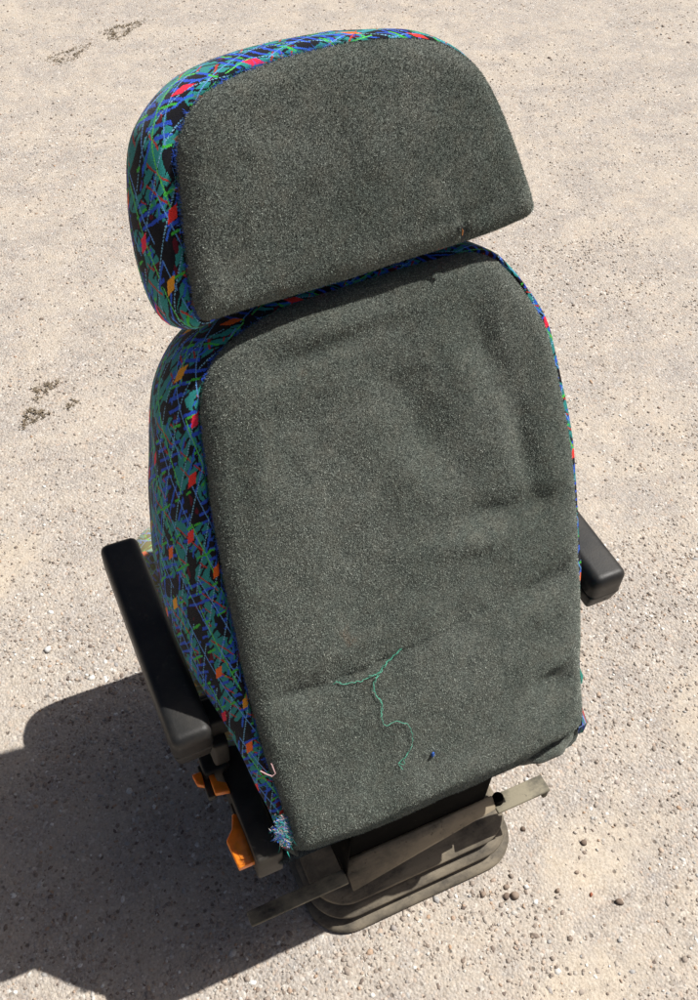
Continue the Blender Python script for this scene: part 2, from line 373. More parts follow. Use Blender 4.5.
BACK_L = [(-.2135, -.053), (-.2225, -.042), (-.2255, -.018), (-.2253, .0098), (-.2275, .0659), (-.2327, .1305), (-.2341, .1909), (-.2344, .2486), (-.2324, .314), (-.2315, .3668), (-.2285, .417), (-.2256, .4656), (-.2191, .5232), (-.2158, .5569), (-.2106, .5837), (-.2008, .6067), (-.1877, .6252), (-.169, .6389), (-.1455, .6494), (-.0986, .6619), (-.0192, .668)]
BACK_R = [(.1700, -.0600), (.2040, -.0640), (.2200, -.0500), (.2201, -.0097), (.2212, .0411), (.2253, .1056), (.2318, .1819), (.2366, .2702), (.2386, .3559), (.2376, .4115), (.2323, .4664), (.2253, .5201), (.2165, .5672), (.1959, .6083), (.175, .640), (.1562, .6602), (.1288, .6717), (.0905, .6732), (.0402, .672), (-.0192, .668)]
HEAD_L = [(-.0274, .6811), (-.0854, .6783), (-.147, .6758), (-.1853, .6735), (-.1965, .6769), (-.2002, .6914), (-.1956, .7452), (-.1883, .8011), (-.1837, .8326), (-.1766, .8496), (-.1635, .8671), (-.1455, .8803), (-.1173, .8902), (-.0812, .8973), (-.0407, .9022), (.0077, .9044)]
HEAD_R = [(-.0274, .6811), (.0329, .6861), (.0822, .6885), (.133, .6921), (.1749, .6977), (.1951, .7025), (.2002, .7135), (.1933, .745), (.1825, .7836), (.1696, .8214), (.1541, .8534), (.1354, .8745), (.1063, .8918), (.0621, .9006), (.0077, .9044)]

# ------------------------------------------------------------------ root
root = bpy.data.objects.new('driver_seat', None); COL.objects.link(root)
root.location = ROOTLOC; root['_w'] = tuple(ROOTLOC); root.empty_display_size = .2
tag(root, 'grey-backed vehicle driver seat with colourful patterned sides, black armrests and orange levers standing on concrete', 'seat')

def add_pile(name, parent, V, F, density, length, wid, lean, seed, rootside=.0):
    """short upright fibres of the pile, one mesh"""
    r = np.random.default_rng(seed); V = np.asarray(V); F = np.array([f for f in F])
    a, b, c, d = V[F[:, 0]], V[F[:, 1]], V[F[:, 2]], V[F[:, 3]]
    nr = np.cross(c - a, d - b); ar = np.linalg.norm(nr, axis=1) * .5; nr = nr / np.maximum(np.linalg.norm(nr, axis=1), 1e-9)[:, None]
    if (nr @ NN).mean() < 0: nr = -nr
    n = int(ar.sum() * density); idx = r.choice(len(F), n, p=ar / ar.sum())
    u, v = r.random(n)[:, None], r.random(n)[:, None]
    p = (a[idx] * (1 - u) + b[idx] * u) * (1 - v) + (d[idx] * (1 - u) + c[idx] * u) * v
    N_ = nr[idx]
    di = N_ + r.normal(0, .55, (n, 3)) + np.array(lean); di /= np.linalg.norm(di, axis=1)[:, None]
    side = np.cross(di, r.normal(0, 1, (n, 3))); side /= np.linalg.norm(side, axis=1)[:, None]
    L = length * r.uniform(.5, 1.25, n)[:, None]; w = wid * r.uniform(.6, 1.3, n)[:, None]
    p = p - N_ * .0004
    VV = np.stack([p - side * w, p + side * w, p + di * L], 1).reshape(-1, 3)
    o3 = VV.mean(0); me = bpy.data.meshes.new(name)
    me.vertices.add(3 * n); me.loops.add(3 * n); me.polygons.add(n)
    me.vertices.foreach_set('co', (VV - o3).ravel()); me.loops.foreach_set('vertex_index', np.arange(3 * n))
    me.polygons.foreach_set('loop_start', np.arange(0, 3 * n, 3)); me.update(); me.validate()
    me.materials.append(M['fibre']); o = bpy.data.objects.new(name, me); COL.objects.link(o)
    o.parent = parent; o.location = Vector(o3 - np.array(parent['_w'])); tag(o, kind='stuff')
    return o

# back: grey rear panel
D = [(.100, .362, .055, .019, -.12, -.011), (.060, .335, .06, .014, -.2, .006), (.185, .352, .035, .021, 0, -.010), (.175, .236, .065, .019, .22, -.013), (.15, .205, .07, .018, .22, .006),
     (.175, .082, .045, .025, .1, -.016), (.165, .115, .05, .014, .1, .004), (.125, .57, .020, .045, .2, -.011), (.030, .50, .03, .08, .5, -.009), (-.065, .612, .075, .013, .08, -.006), (-.03, .635, .09, .012, 0, .004),
     (-.12, .214, .10, .008, .02, -.003), (-.01, .225, .09, .0045, .1, -.003), (-.18, .214, .030, .015, 0, -.006), (-.07, .255, .12, .015, .08, .003), (.16, .43, .016, .06, .1, -.008), (-.17, .50, .014, .06, -.2, .004), (.20, .40, .018, .10, 0, .003),
     (-.15, .40, .05, .20, 0, .004), (-.10, .53, .03, .05, .4, -.004), (0, .02, .18, .02, 0, .004), (.185, -.030, .035, .007, .30, -.014), (.205, -.050, .03, .012, .2, .010), (.0, .14, .18, .04, 0, .004), (.12, .16, .08, .03, .3, .003)]
bV, bF, bpoly = panel(BACK_L, BACK_R, 170, 120, 0.0, .022, .010, D, 11, .0055, bottom=-.012)
backp = mk('back_panel', bV, bF, M['grey'], root); tag(backp, 'grey fuzzy rear panel with creases')
add_pile('pile', backp, bV, bF, 1.7e6, .0022, .00034, (-.15, 0, -.25), 1)
def b_bulge(p, n):
    s = p[1]
    if n[0] < 0: k = np.interp(s, [-.03, .06, .14, .2, .27, .38, .5, .6, .68], [.010, .018, .024, .038, .056, .054, .041, .028, .021]); return k * max(0., -n[0]) + .012 * max(0., n[1])
    return .0088 * abs(n[0]) * (1 if .2 < s < .64 else .2) + .017 * (.35 if p[0] > .17 else .7 if p[0] > .13 else 1) * max(0., n[1])
def b_thick(p, n):
    s = p[1]; return float(np.interp(s, [-.05, .10, .17, .25, .35, .45, .55, .66], [.045, .055, .10, .195, .235, .21, .165, .125]))
prof = [(0, .006, 0, -.030), (.12, 0.001, 0, -.018), (.45, 0, .08, -.018), (.8, 0, .22, -.016), (1, 0, .38, -.012), (1.03, 0, .54, -.008), (1.0, .001, .70, -.006), (.88, .006, .84, -.004), (.55, .018, .94, -.002), (0, .042, .97, 0), (0, .065, 1.0, 0)]
sV, sF, sUV = shell(bpoly, prof, b_bulge, b_thick, 260, low=lambda P: .016 * np.clip((-.02 - P[:, 1]) / .02 * 1.4, 0, 1))
_P = np.array([[v[0], (np.array(v) - [0, 0, ZB]) @ UU] for v in sV]); _rn = 260
isb = [all((i % _rn) in set() or (_P[i % _rn][1] < (-.028 if _P[i % _rn][0] < 0 else .03) and i < 8 * _rn) for i in f) for f in sF]
fl_f = [f for f, q in zip(sF, isb) if q]; sF = [f for f, q in zip(sF, isb) if not q]
cover = mk('backrest_cover', sV, sF, M['moq'], root, uv=sUV); mk('bottom_flap', sV, fl_f, M['grey'], root); tag(cover, 'teal, blue and black patterned moquette side cover')

bm = bmesh.new(); bmesh.ops.create_uvsphere(bm, u_segments=40, v_segments=24, radius=1)
lv_ = []
for v in bm.verts:
    c = v.co; x = np.sign(c.x) * abs(c.x) ** .75; k = 1 + .10 * math.sin(5 * c.x + 1) + .05 * math.sin(11 * c.x + 3 * c.y)
    lv_.append(BP(.168 + .050 * x, -.050 + (.0165 * k) * c.y + .010 * x * x * (x > 0), -.039 + .020 * k * c.z).tolist())
bm.verts.index_update(); lf_ = [[v.index for v in f.verts] for f in bm.faces]; bm.free()
tag(mk('folded_lip', lv_, lf_, M['grey'], root), 'soft rolled grey fold at the lower corner of the back')

# headrest
DH = [(-.125, .815, .014, .006, -.6, -.0012), (.10, .72, .06, .01, .1, -.003), (.02, .80, .05, .04, .3, .003), (.1035, .700, .005, .014, 0, -.009), (.094, .703, .006, .014, 0, .004), (-.10, .75, .06, .02, .5, -.003)]
hV, hF, hpoly = panel(HEAD_L, HEAD_R, 110, 110, .026, .024, .008, DH, 31, .0035)
headp = mk('headrest_panel', hV, hF, M['grey'], root); tag(headp, 'grey fuzzy rear panel of the headrest with a small tear')
add_pile('pile', headp, hV, hF, 1.7e6, .0022, .00034, (-.15, 0, -.25), 2)
def h_bulge(p, n):
    k = float(np.interp(p[1], [.68, .72, .78, .83, .88], [.026, .034, .039, .033, .018])) * max(0., -n[0]) + .004 * max(0., n[0]) + (.014 * np.interp(p[0], [-.19, -.1, .1, .2], [1.05, 1.1, .85, .25])) * max(0., n[1]) + .004 * max(0., -n[1])
    return k
prof = [(0, .006, 0, -.004), (.12, .001, 0, .008), (.45, 0, .08, .010), (.8, 0, .22, .012), (1, 0, .38, .014), (1.02, 0, .52, .016), (.95, .003, .66, .018), (.75, .010, .79, .02), (.4, .022, .90, .022), (0, .042, .97, .024), (0, .065, 1.0, .026)]
kV, kF, kUV = shell(hpoly, prof, h_bulge, lambda p, n: float(np.interp(p[1], [.67, .72, .8, .9], [.125, .145, .14, .11])), 240, right=0)
kUV = kUV + [.31, .12]
hc = mk('headrest_cover', kV, kF, M['moq'], root, uv=kUV); tag(hc, 'teal, blue and black patterned moquette cover of the headrest')
# tear with foam showing, laid on the panel surface
from mathutils.kdtree import KDTree
kh = KDTree(len(hV)); [kh.insert(Vector(v), i) for i, v in enumerate(hV)]; kh.balance()
def hsurf(x, s, lift):
    _, i, _ = kh.find(Vector(BP(x, s, .026))); n = (np.array(hV[i]) - BP(0, 0, 0)) @ NN
    return BP(x, s, n + lift)
tv = []; tf = []
for i in range(9):
    t = i / 8; w = .0026 * math.sin(math.pi * min(1, t * .8 + .2)) + .0004; s_ = .693 + .021 * t; x = .0985 + .0018 * math.sin(t * 4)
    tv += [hsurf(x - w, s_, .0036).tolist(), hsurf(x + w, s_, .0036).tolist()]
    if i: tf.append((2 * i - 2, 2 * i - 1, 2 * i + 1, 2 * i))
tear = mk('tear', tv, tf, M['screw'], headp)
mk('foam', [hsurf(.0982, .700, .0040), hsurf(.0992, .700, .0040), hsurf(.0998, .705, .0040), hsurf(.0990, .708, .0040), hsurf(.0986, .705, .0040)], [(0, 1, 2, 3, 4)], M['foam'], tear)

# frayed fabric ends at the two lower corners
def fray(name, cx, cs, cn, n, spread, seed, mats, lean=(0, 0)):
    r = random.Random(seed); groups = {}
    for i in range(n):
        x = cx + r.gauss(0, spread[0]); s = cs + r.gauss(0, spread[1]); nn_ = cn + r.uniform(0, .0035)
        dx, ds = r.gauss(lean[0], .0040), r.gauss(lean[1], .0040); w = .0012
        P = BP([x, x + w, x + dx], [s, s + w, s + ds], [nn_, nn_, nn_ + r.uniform(.0005, .0028)])
        groups.setdefault(r.choice(mats), []).append(P)
    return groups
fr_parent = None
for mt, Ps in fray('f', -.232, .018, -.014, 1700, (.0048, .0095), 4, ['teal', 'blue', 'tealb', 'blueb', 'pink', 'tealb', 'screw', 'pebw']).items():
    V = np.vstack(Ps); F = [(3 * i, 3 * i + 1, 3 * i + 2) for i in range(len(Ps))]
    if fr_parent is None: fr_parent = mk('frayed_corner', V, F, M[mt], cover, smooth=False); tag(fr_parent, 'frayed teal, blue and white lower corner of the cover')
    else:
        me = fr_parent.data; k = len(me.vertices); off = np.array(fr_parent['_w']); me.materials.append(M[mt]); mi = len(me.materials) - 1
        bm = bmesh.new(); bm.from_mesh(me); vs = [bm.verts.new((p - off)) for p in V]
        for f in F:
            q = bm.faces.new([vs[i] for i in f]); q.material_index = mi
        bm.to_mesh(me); bm.free()
# fuzzy blue and teal fringe where the moquette is sewn to the grey panels
def fringe(outline, n0, parent, seed, dens):
    r = np.random.default_rng(seed); P = resample(outline, 400); n = int(dens * 400); i = r.integers(0, 399, n)
    base = P[i] + (P[np.minimum(i + 1, 399)] - P[i]) * r.random((n, 1)) + r.normal(0, .0013, (n, 2))
    tip = base + r.normal(0, .0020, (n, 2)) + np.array([-.0010, 0]); nn_ = n0 + r.uniform(-.003, .004, n)
    A = BP(base[:, 0], base[:, 1], nn_); B = BP(base[:, 0] + .0006, base[:, 1] + .0006, nn_); T_ = BP(tip[:, 0], tip[:, 1], nn_ + r.uniform(0, .0035, n))
    V = np.stack([A, B, T_], 1).reshape(-1, 3); o = mk('seam_fringe', V, np.arange(3 * n).reshape(-1, 3), M['moqfr0'], parent, smooth=False)
    for nm in ('blueb', 'teal', 'screw', 'pebr'): o.data.materials.append(M[nm])
    # colour changes every few millimetres along the seam, as the pattern does
    cell = (i // 5); pick = np.random.default_rng(seed + 1).choice(5, 200, p=[.30, .24, .22, .18, .06]); o.data.polygons.foreach_set('material_index', pick[cell % 200]); o['kind'] = 'stuff'
M['moqfr0'] = M['blue']
fringe(BACK_L[2:-1], -.019, cover, 41, 9)
fringe(HEAD_L[4:], .008, hc, 43, 6)

# small torn flap on the right edge
fl = np.array([BP(.222, .10, -.02), BP(.226, .085, -.024), BP(.233, .056, -.022), BP(.229, .046, -.02), BP(.219, .047, -.022), BP(.218, .075, -.03)])
V, F = [], []
for off in (0, .003):
    V += (fl - NN * off).tolist()
F = [(0, 1, 2, 3, 4, 5), (11, 10, 9, 8, 7, 6)] + [(i, (i + 1) % 6, 6 + (i + 1) % 6, 6 + i) for i in range(6)]
mk('torn_flap', V, fix_normals(V, F), M['teal'], cover, smooth=False)

# ------------------------------------------------------------------ seat cushion
def rrect(cx, cy, hx, hy, r, n=10):
    out = []
    for qx, qy, a0 in ((1, 1, 0), (-1, 1, 90), (-1, -1, 180), (1, -1, 270)):
        for i in range(n + 1):
            a = math.radians(a0 + 90 * i / n); out.append((cx + qx * (hx - r) + r * math.cos(a), cy + qy * (hy - r) + r * math.sin(a)))
    return np.array(out)
def ringstack(rings, zs, cap=True, uvscale=1.0):
    n = len(rings[0]); V = []; UV = []; F = []
    for R_, z in zip(rings, zs):
        zz = z(R_) if callable(z) else np.full(n, z)
        V.append(np.column_stack([R_, zz])); 
    arc = np.r_[0, np.cumsum(np.linalg.norm(np.diff(rings[len(rings) // 2], axis=0), axis=1))]
    v = np.zeros(n)
    for k in range(len(V)):
        if k: v = v + np.linalg.norm(V[k] - V[k - 1], axis=1)
        UV.append(np.column_stack([arc, v]))
    for k in range(len(V) - 1):
        for i in range(n):
            j = (i + 1) % n; F.append((k * n + i, k * n + j, (k + 1) * n + j, (k + 1) * n + i))
    VV = np.vstack(V); UU_ = np.vstack(UV); m = len(VV)
    VV = np.vstack([VV, V[0].mean(0)[None], V[-1].mean(0)[None]]); UU_ = np.vstack([UU_, UU_[:1], UU_[-1:]])
    for i in range(n):
        j = (i + 1) % n; F.append((m, j, i)); F.append((m + 1, (len(V) - 1) * n + i, (len(V) - 1) * n + j))
    return VV, fix_normals(VV.tolist(), F), UU_
rc = []; zc = []
for ins, z, r in ((.03, .335, .05), (.006, .34, .06), (0, .36, .07), (0, .40, .07), (.003, .425, .07), (.012, .443, .065), (.028, .455, .055), (.06, .452, .045), (.10, .44, .04), (.15, .434, .04)):
    rc.append(rrect(-.034, .375, .256 - ins, .200 - ins, r * .8 - ins * .2)); zc.append(z)
V, F, UVc = ringstack(rc, zc)
ucu = V[:, :2] * 1.0
UVc = np.column_stack([V[:, 0] + V[:, 2], V[:, 1] + .3 * V[:, 2]])
cu = mk('seat_cushion', V, F, M['moqf'], root, uv=UVc); tag(cu, 'patterned seat cushion with faded yellow and green edge')
V, F, _ = ringstack([rrect(0, .35, .225, .20, .03), rrect(0, .35, .232, .205, .03), rrect(0, .35, .232, .205, .03)], [.30, .31, .338])
mk('cushion_pan', V, F, M['blackd'], root)

# ------------------------------------------------------------------ armrests
XA, AW, YA, LA, ZA = .336, .054, .123, .334, .566
for sgn in (-1, 1):
    x0, x1 = (-XA, -XA + AW) if sgn < 0 else (XA - AW, XA)
    def crown(c):
        return (c.x, c.y, c.z)
    bm = bmesh.new(); bmesh.ops.create_cube(bm, size=1)
    for v in bm.verts: v.co = Vector((x0 + (x1 - x0) * (v.co.x + .5), YA + LA * (v.co.y + .5), ZA - .040 * (.5 - v.co.z)))
    ed = [e for e in bm.edges if not all(v.co.z < ZA - .03 for v in e.verts)]
    bmesh.ops.bevel(bm, geom=ed, offset=.0125, segments=6, profile=.55, affect='EDGES', clamp_overlap=True)
    V, F = bm_out(bm)
    # soft sag: top edge slightly domed at the ends
    arm = mk('armrest', V, F, M['black'], root)
    if sgn < 0: tag(arm, 'black plastic armrest lying half in the shade of the back')
    else: tag(arm, 'black plastic armrest sticking out past the grey back')
    def tap(c):
        k = 1 - (ZA - .042 - c.z) / .032
        cx = (x0 + x1) / 2; cy = YA + LA / 2
        return (cx + (c.x - cx) * (.80 + .17 * k), cy + (c.y - cy) * (.955 + .04 * k), c.z)
    V, F = box_vf((x0, YA, ZA - .074), (x1, YA + LA, ZA - .0405), .006, 3, tap)
    low = mk('lower_shell', V, F, M['black'], arm)
    bm = bmesh.new(); bmesh.ops.create_cone(bm, cap_ends=True, segments=16, radius1=.0035, radius2=.0035, depth=.004, matrix=Matrix.Translation(((x0 + x1) / 2 + .006, YA + .0065, ZA - .058)) @ Matrix.Rotation(math.pi / 2, 4, 'X'))
    V, F = bm_out(bm); mk('screw_hole', V, F, M['screw'], low)
    # bracket to the back frame
    xa_, xb_ = (x1 - .002, -.205) if sgn < 0 else (.205, x0 + .002)
    V, F = join(box_vf((xa_, .150, .492), (xb_, .190, .530), .006, 3), box_vf((xa_ - (0 if sgn < 0 else -.0), .135, .44), (xa_ + .022 if sgn < 0 else xa_ + .022, .215, .495), .005, 2))
    if sgn > 0: V, F = box_vf((xa_, .150, .492), (xb_, .190, .530), .006, 3)
    mk('arm_bracket', V, F, M['blackd'], root)
    # side rail of the seat frame
    xr = (-.274, -.238) if sgn < 0 else (.164, .200)
    V, F = box_vf((xr[0], .010, .335), (xr[1], .50, .396), .004, 2)
    # rail dips under the cushion in front
    rail = mk('side_rail', V, F, M['blackd'], root)

# ------------------------------------------------------------------ orange levers
L1 = [(-.279, .095), (-.271, .094), (-.270, .066), (-.266, .060), (-.270, .022), (-.296, .022), (-.299, .062), (-.287, .074)]
V, F = prism_vf(L1, .360, .372, .002)
V = [(x, y, z + .004 * math.sin((y - .022) / .07 * 3.1)) for x, y, z in V]
lv = mk('lever', V, F, M['orange'], root); tag(lv, 'broad orange plastic paddle lever')
V, F = prism_vf([(-.291, .056), (-.276, .056), (-.277, .030), (-.290, .030)], .3722, .3742, .0008); mk('finger_grip', V, F, M['orange'], lv)
V, F = box_vf((-.277, .085, .355), (-.262, .11, .372), .002); mk('lever_pivot', V, F, M['blackd'], lv)
L2 = [(-.292, .156), (-.286, .156), (-.284, .134), (-.274, .128), (-.273, .114), (-.293, .118)]
V, F = prism_vf(L2, .392, .402, .002); lv2 = mk('lever', V, F, M['orange'], root); tag(lv2, 'small orange plastic lever below the armrest')
V, F = prism_vf([(-.313, .156), (-.300, .156), (-.302, .134), (-.311, .140)], .392, .402, .002); lv3 = mk('lever', V, F, M['orange'], root); tag(lv3, 'shaded orange lever tip under the armrest end')
V, F = join(box_vf((-.302, .12, .380), (-.291, .17, .392), .002), box_vf((-.298, .145, .36), (-.262, .175, .41), .004)); mk('lever_block', V, F, M['blackd'], root)

# ------------------------------------------------------------------ suspension base
rings, zs = [], []
for ins, z in ((.001, 0), (0, .002), (0, .006), (.004, .0095), (.016, .0135), (.027, .0145), (.032, .020), (.029, .026), (.015, .0285), (.013, .031), (.0145, .035), (.029, .040), (.041, .041), (.046, .048), (.042, .054), (.028, .0565), (.0255, .059), (.027, .0635), (.045, .072), (.072, .086), (.095, .100), (.11, .106)):
    rings.append(rrect(.003, .165 + ins * .5, .188 - min(ins, .03) * .45 - max(ins - .03, 0) * .3, .184 - ins * .5, max(.068 - ins * .3, .03), 12)); zs.append(z)
for k, (R_, z) in enumerate(zip(rings, zs)):
    a = np.arctan2(R_[:, 1] - .165, R_[:, 0]); zs[k] = (lambda z0: (lambda R: z0 + (.0016 * vnoise(R[:, 0], R[:, 1], 12, 8) * (1 if z0 > .02 else 0)) - (.004 * np.clip(R[:, 0] / .19, -1, 1) if z0 > .06 else 0)))(z)
V, F, _ = ringstack(rings, zs)
mk('suspension_bellows', V, F, M['dust'], root)
# top plate with the sloping rear lip
def lipV(x0, x1):
    P = [(.036, .186), (.030, .184), (-.002, .153), (-.002, .150), (.028, .174), (.036, .176)]
    V = [(x, y + (.020 if x > 0 and z < .16 else 0), z + (.020 if x > 0 and z < .16 else 0)) for x in (x0, x1) for y, z in P]; n = len(P)
    F = [tuple(range(n)), tuple(range(2 * n - 1, n - 1, -1))] + [(i, (i + 1) % n, n + (i + 1) % n, n + i) for i in range(n)]
    return V, fix_normals(V, F)
V, F = lipV(-.131, .128)
bm = bmesh.new(); vs = [bm.verts.new(v) for v in V]
for f in F: bm.faces.new([vs[i] for i in f])
bmesh.ops.bevel(bm, geom=list(bm.edges), offset=.0012, segments=2, affect='EDGES', clamp_overlap=True); V, F = bm_out(bm)
mk('base_lip', V, F, M['metal'], root)
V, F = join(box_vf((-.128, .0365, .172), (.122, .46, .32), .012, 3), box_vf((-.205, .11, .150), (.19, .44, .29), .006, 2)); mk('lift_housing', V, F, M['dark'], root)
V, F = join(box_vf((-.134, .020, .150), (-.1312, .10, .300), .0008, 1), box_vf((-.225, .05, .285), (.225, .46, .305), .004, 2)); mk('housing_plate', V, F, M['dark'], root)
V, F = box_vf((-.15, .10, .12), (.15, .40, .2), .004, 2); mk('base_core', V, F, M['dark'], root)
# flat bar across, ends bent down on the right
V, F = join(box_vf((-.291, .007, .1645), (-.1345, .030, .1705), .002, 2), box_vf((.1285, .010, .1645), (.226, .040, .1705), .002, 2, lambda c: (c.x, c.y, c.z)), box_vf((.219, .012, .138), (.2275, .036, .168), .003, 2), box_vf((-.134, .036, .1650), (.1285, .0495, .1688), .001, 1))
mk('cross_bar', V, F, M['bar'], root)
bm = bmesh.new(); bmesh.ops.create_cone(bm, cap_ends=True, segments=20, radius1=.010, radius2=.009, depth=.012, matrix=Matrix.Translation((.137, .030, .1765))); V, F = bm_out(bm); mk('bolt', V, F, M['dark'], root)

# ------------------------------------------------------------------ thread and lint on the back
from mathutils.kdtree import KDTree
kd = KDTree(len(bV)); [kd.insert(Vector(v), i) for i, v in enumerate(bV)]; kd.balance()
def surf(x, s, lift):
    p = Vector(BP(x, s, .0)); _, i, _ = kd.find(p); v = np.array(bV[i]); n = (v - np.array(BP(0, 0, 0))) @ NN
    return BP(x, s, n + lift)
def tube(paths, r, segs=5):
    V = []; F = []
    for P in paths:
        k0 = len(V); n = len(P)
        for i in range(n):
            t = P[min(i + 1, n - 1)] - P[max(i - 1, 0)]; t = t / (np.linalg.norm(t) + 1e-9); a = np.cross(t, NN); a /= np.linalg.norm(a) + 1e-9; b = np.cross(t, a)
            for k in range(segs): V.append(P[i] + r * (math.cos(2 * math.pi * k / segs) * a + math.sin(2 * math.pi * k / segs) * b))
        for i in range(n - 1):
            for k in range(segs): F.append((k0 + i * segs + k, k0 + i * segs + (k + 1) % segs, k0 + (i + 1) * segs + (k + 1) % segs, k0 + (i + 1) * segs + k))
    return V, F
def path(pts, n, jit, seed, lift=.0034):
    Q = resample(pts, n); r = np.random.default_rng(seed); j = r.normal(0, jit, Q.shape); j = (j + np.roll(j, 1, 0) + np.roll(j, -1, 0)) / 2
    return np.array([surf(x, s, lift + .0008 * math.sin(i * .9 + seed)) for i, (x, s) in enumerate(Q + j)])
T1 = [(-.0433, .223), (-.0624, .216), (-.0782, .2121), (-.0903, .2127), (-.1093, .2203), (-.1279, .2279), (-.1301, .2374)]
T1 = [(-.043, .2265), (-.060, .216), (-.076, .2065), (-.092, .2045), (-.108, .2045), (-.124, .2070), (-.128, .2130)]
T2 = [(-.0782, .2050), (-.0881, .1912), (-.0875, .1821), (-.0821, .1649), (-.0868, .1457), (-.082, .1329), (-.0653, .1318), (-.052, .1168), (-.0499, .094), (-.0584, .0772), (-.0729, .0679), (-.0700, .0580)]
V, F = tube([path(T1, 70, .0007, 1), path([(x + .0015, s + .0015) for x, s in T1[:4]], 40, .0009, 2), path(T2, 110, .0007, 3), path(T2[:5], 50, .0009, 9), path([(-.0584, .0772), (-.068, .066), (-.074, .070)], 20, .001, 4), path([(-.126, .207), (-.131, .212), (-.136, .211)], 14, .0008, 6)], .00033)
tag(mk('thread', V, F, M['thread']), 'loose wavy green thread lying on the grey seat back', 'thread')
def blob(center, size, seed, sub=2):
    bm = bmesh.new(); bmesh.ops.create_icosphere(bm, subdivisions=sub, radius=1); r = random.Random(seed); ph = [r.uniform(0, 6) for _ in range(6)]
    rot = Matrix.Rotation(r.uniform(0, 6), 3, 'Z')
    for v in bm.verts:
        c = v.co; k = 1 + .16 * math.sin(2.3 * c.x + ph[0]) + .14 * math.sin(2.9 * c.y + ph[1]) + .12 * math.sin(3.1 * c.z + ph[2]) + .07 * math.sin(6 * c.x * c.y + ph[3]) + r.uniform(-.04, .04)
        v.co = rot @ Vector((c.x * size[0] * k, c.y * size[1] * k, c.z * size[2] * k))
        v.co += Vector(center)
    return bm_out(bm)
c = surf(-.0243, .0579, .0018); V, F = join(blob(c, (.0028, .002, .0055), 2), tube([np.array([c, c + [.002, -.001, .004], c + [.001, -.002, .008]])], .0005)); tag(mk('lint', V, F, M['blue']), 'tiny blue lint speck on the lower grey back right of the thread', 'lint')
p = [BP(-.244, .118, -.012), BP(-.233, .108, -.006), BP(-.228, .112, -.004), BP(-.230, .128, -.004)]
V, F = tube([np.array(p), np.array([BP(-.241, .113, -.011), BP(-.233, .110, -.005)])], .0008); tag(mk('thread', V, F, M['pink']), 'short pale pink thread stub on the patterned side near the lower corner', 'thread')

# ------------------------------------------------------------------ ground
def axis(a, b, step, far):
    core = np.arange(a, b + step / 2, step); lo = a - np.geomspace(.05, far, 26)[::-1]; hi = b + np.geomspace(.05, far, 26); return np.r_[lo, core, hi]
gx = axis(-1.3, 3.0, .012, 60); gy = axis(-.6, 4.2, .012, 80)
X, Y = np.meshgrid(gx, gy)
Xr, Yr = X * .93 + Y * .36, -X * .36 + Y * .93
Z = .006 * vnoise(X, Y, 1.7, 1) + .003 * vnoise(Xr, Yr, 3.5, 2) + .0010 * vnoise(Xr * .9, Yr * 1.2, 9, 3) + .0026 * vnoise(X, Y, 27, 4) + .002 * vnoise(X, Y, 60, 5)
near = np.exp(-(((X) / .28) ** 4 + ((Y - .15) / .28) ** 4)); Z = Z * (1 - .8 * near) - .003 * near
def gz(x, y):
    i = np.searchsorted(gx, x) - 1; j = np.searchsorted(gy, y) - 1
    return Z[j, i]
nx, ny = len(gx), len(gy)
V = np.column_stack([X.ravel(), Y.ravel(), Z.ravel()])
ii = (np.arange(ny - 1)[:, None] * nx + np.arange(nx - 1)[None]).ravel(); F = np.column_stack([ii, ii + 1, ii + nx + 1, ii + nx])
g = mk('ground', V, F, M['concrete'], origin=(0, 0, 0)); tag(g, 'dusty tan concrete ground with fine aggregate', kind='structure')

# gravel and grit, uncountable
ico = bmesh.new(); bmesh.ops.create_icosphere(ico, subdivisions=1, radius=1); iv, fi_ = bm_out(ico); iv = np.array(iv); fi_ = np.array(fi_)
def scatter(n, xr, yr, smin, smax, pw, seed, flat=.6, sink=.12):
    r = np.random.default_rng(seed); x = r.uniform(*xr, n * 3); y = r.uniform(*yr, n * 3)
    dens = vnoise(x, y, 3.2, 21) + .7 * vnoise(x, y, 9, 22) + .5
    keep = r.random(n * 3) < np.clip(dens, .08, 1)
    vis = (np.abs(x - .0) < .18) & (np.abs(y - .165) < .18)
    x, y = x[keep & ~vis][:n], y[keep & ~vis][:n]; n = len(x)
    s = smin + (smax - smin) * r.random(n) ** pw
    a = r.uniform(0, 6.28, n); K = len(iv)
    B = iv[None] * (1 + r.uniform(-.22, .22, (n, K, 1))) * np.stack([s * r.uniform(.8, 1.35, n), s * r.uniform(.6, 1, n), s * r.uniform(.45, .8, n) * flat / .6], 1)[:, None, :]
    ca, sa = np.cos(a)[:, None], np.sin(a)[:, None]
    bx = B[..., 0] * ca - B[..., 1] * sa; by = B[..., 0] * sa + B[..., 1] * ca
    z = gz(x, y) + s * sink
    W = np.stack([bx + x[:, None], by + y[:, None], B[..., 2] + z[:, None]], -1).reshape(-1, 3)
    FF = (fi_[None] + (np.arange(n) * K)[:, None, None]).reshape(-1, 3)
    return W, FF
parts = [scatter(16000, (-.9, 1.2), (-.35, .75), .0009, .0036, 1.8, 3, sink=.1), scatter(11000, (-1.0, 1.5), (.7, 1.5), .0010, .0042, 2.8, 13), scatter(9000, (-.8, 2.2), (1.4, 2.6), .0012, .0044, 3.2, 4), scatter(7000, (-.6, 2.9), (2.5, 4.0), .0014, .0052, 3.4, 5), scatter(5500, (-.9, 1.2), (-.35, .7), .003, .0062, 1.9, 6, sink=-.28), scatter(500, (.1, 1.1), (-.35, .5), .0025, .0052, 1.8, 16), scatter(700, (-.8, .2), (-.3, .8), .0025, .0075, 1.8, 7, sink=-.2), scatter(120, (-.6, 2.8), (.8, 3.9), .004, .008, 2.6, 8)]
k = 0; Vs = []; Fs = []
for W, FF in parts: Vs.append(W); Fs.append(FF + k); k += len(W)
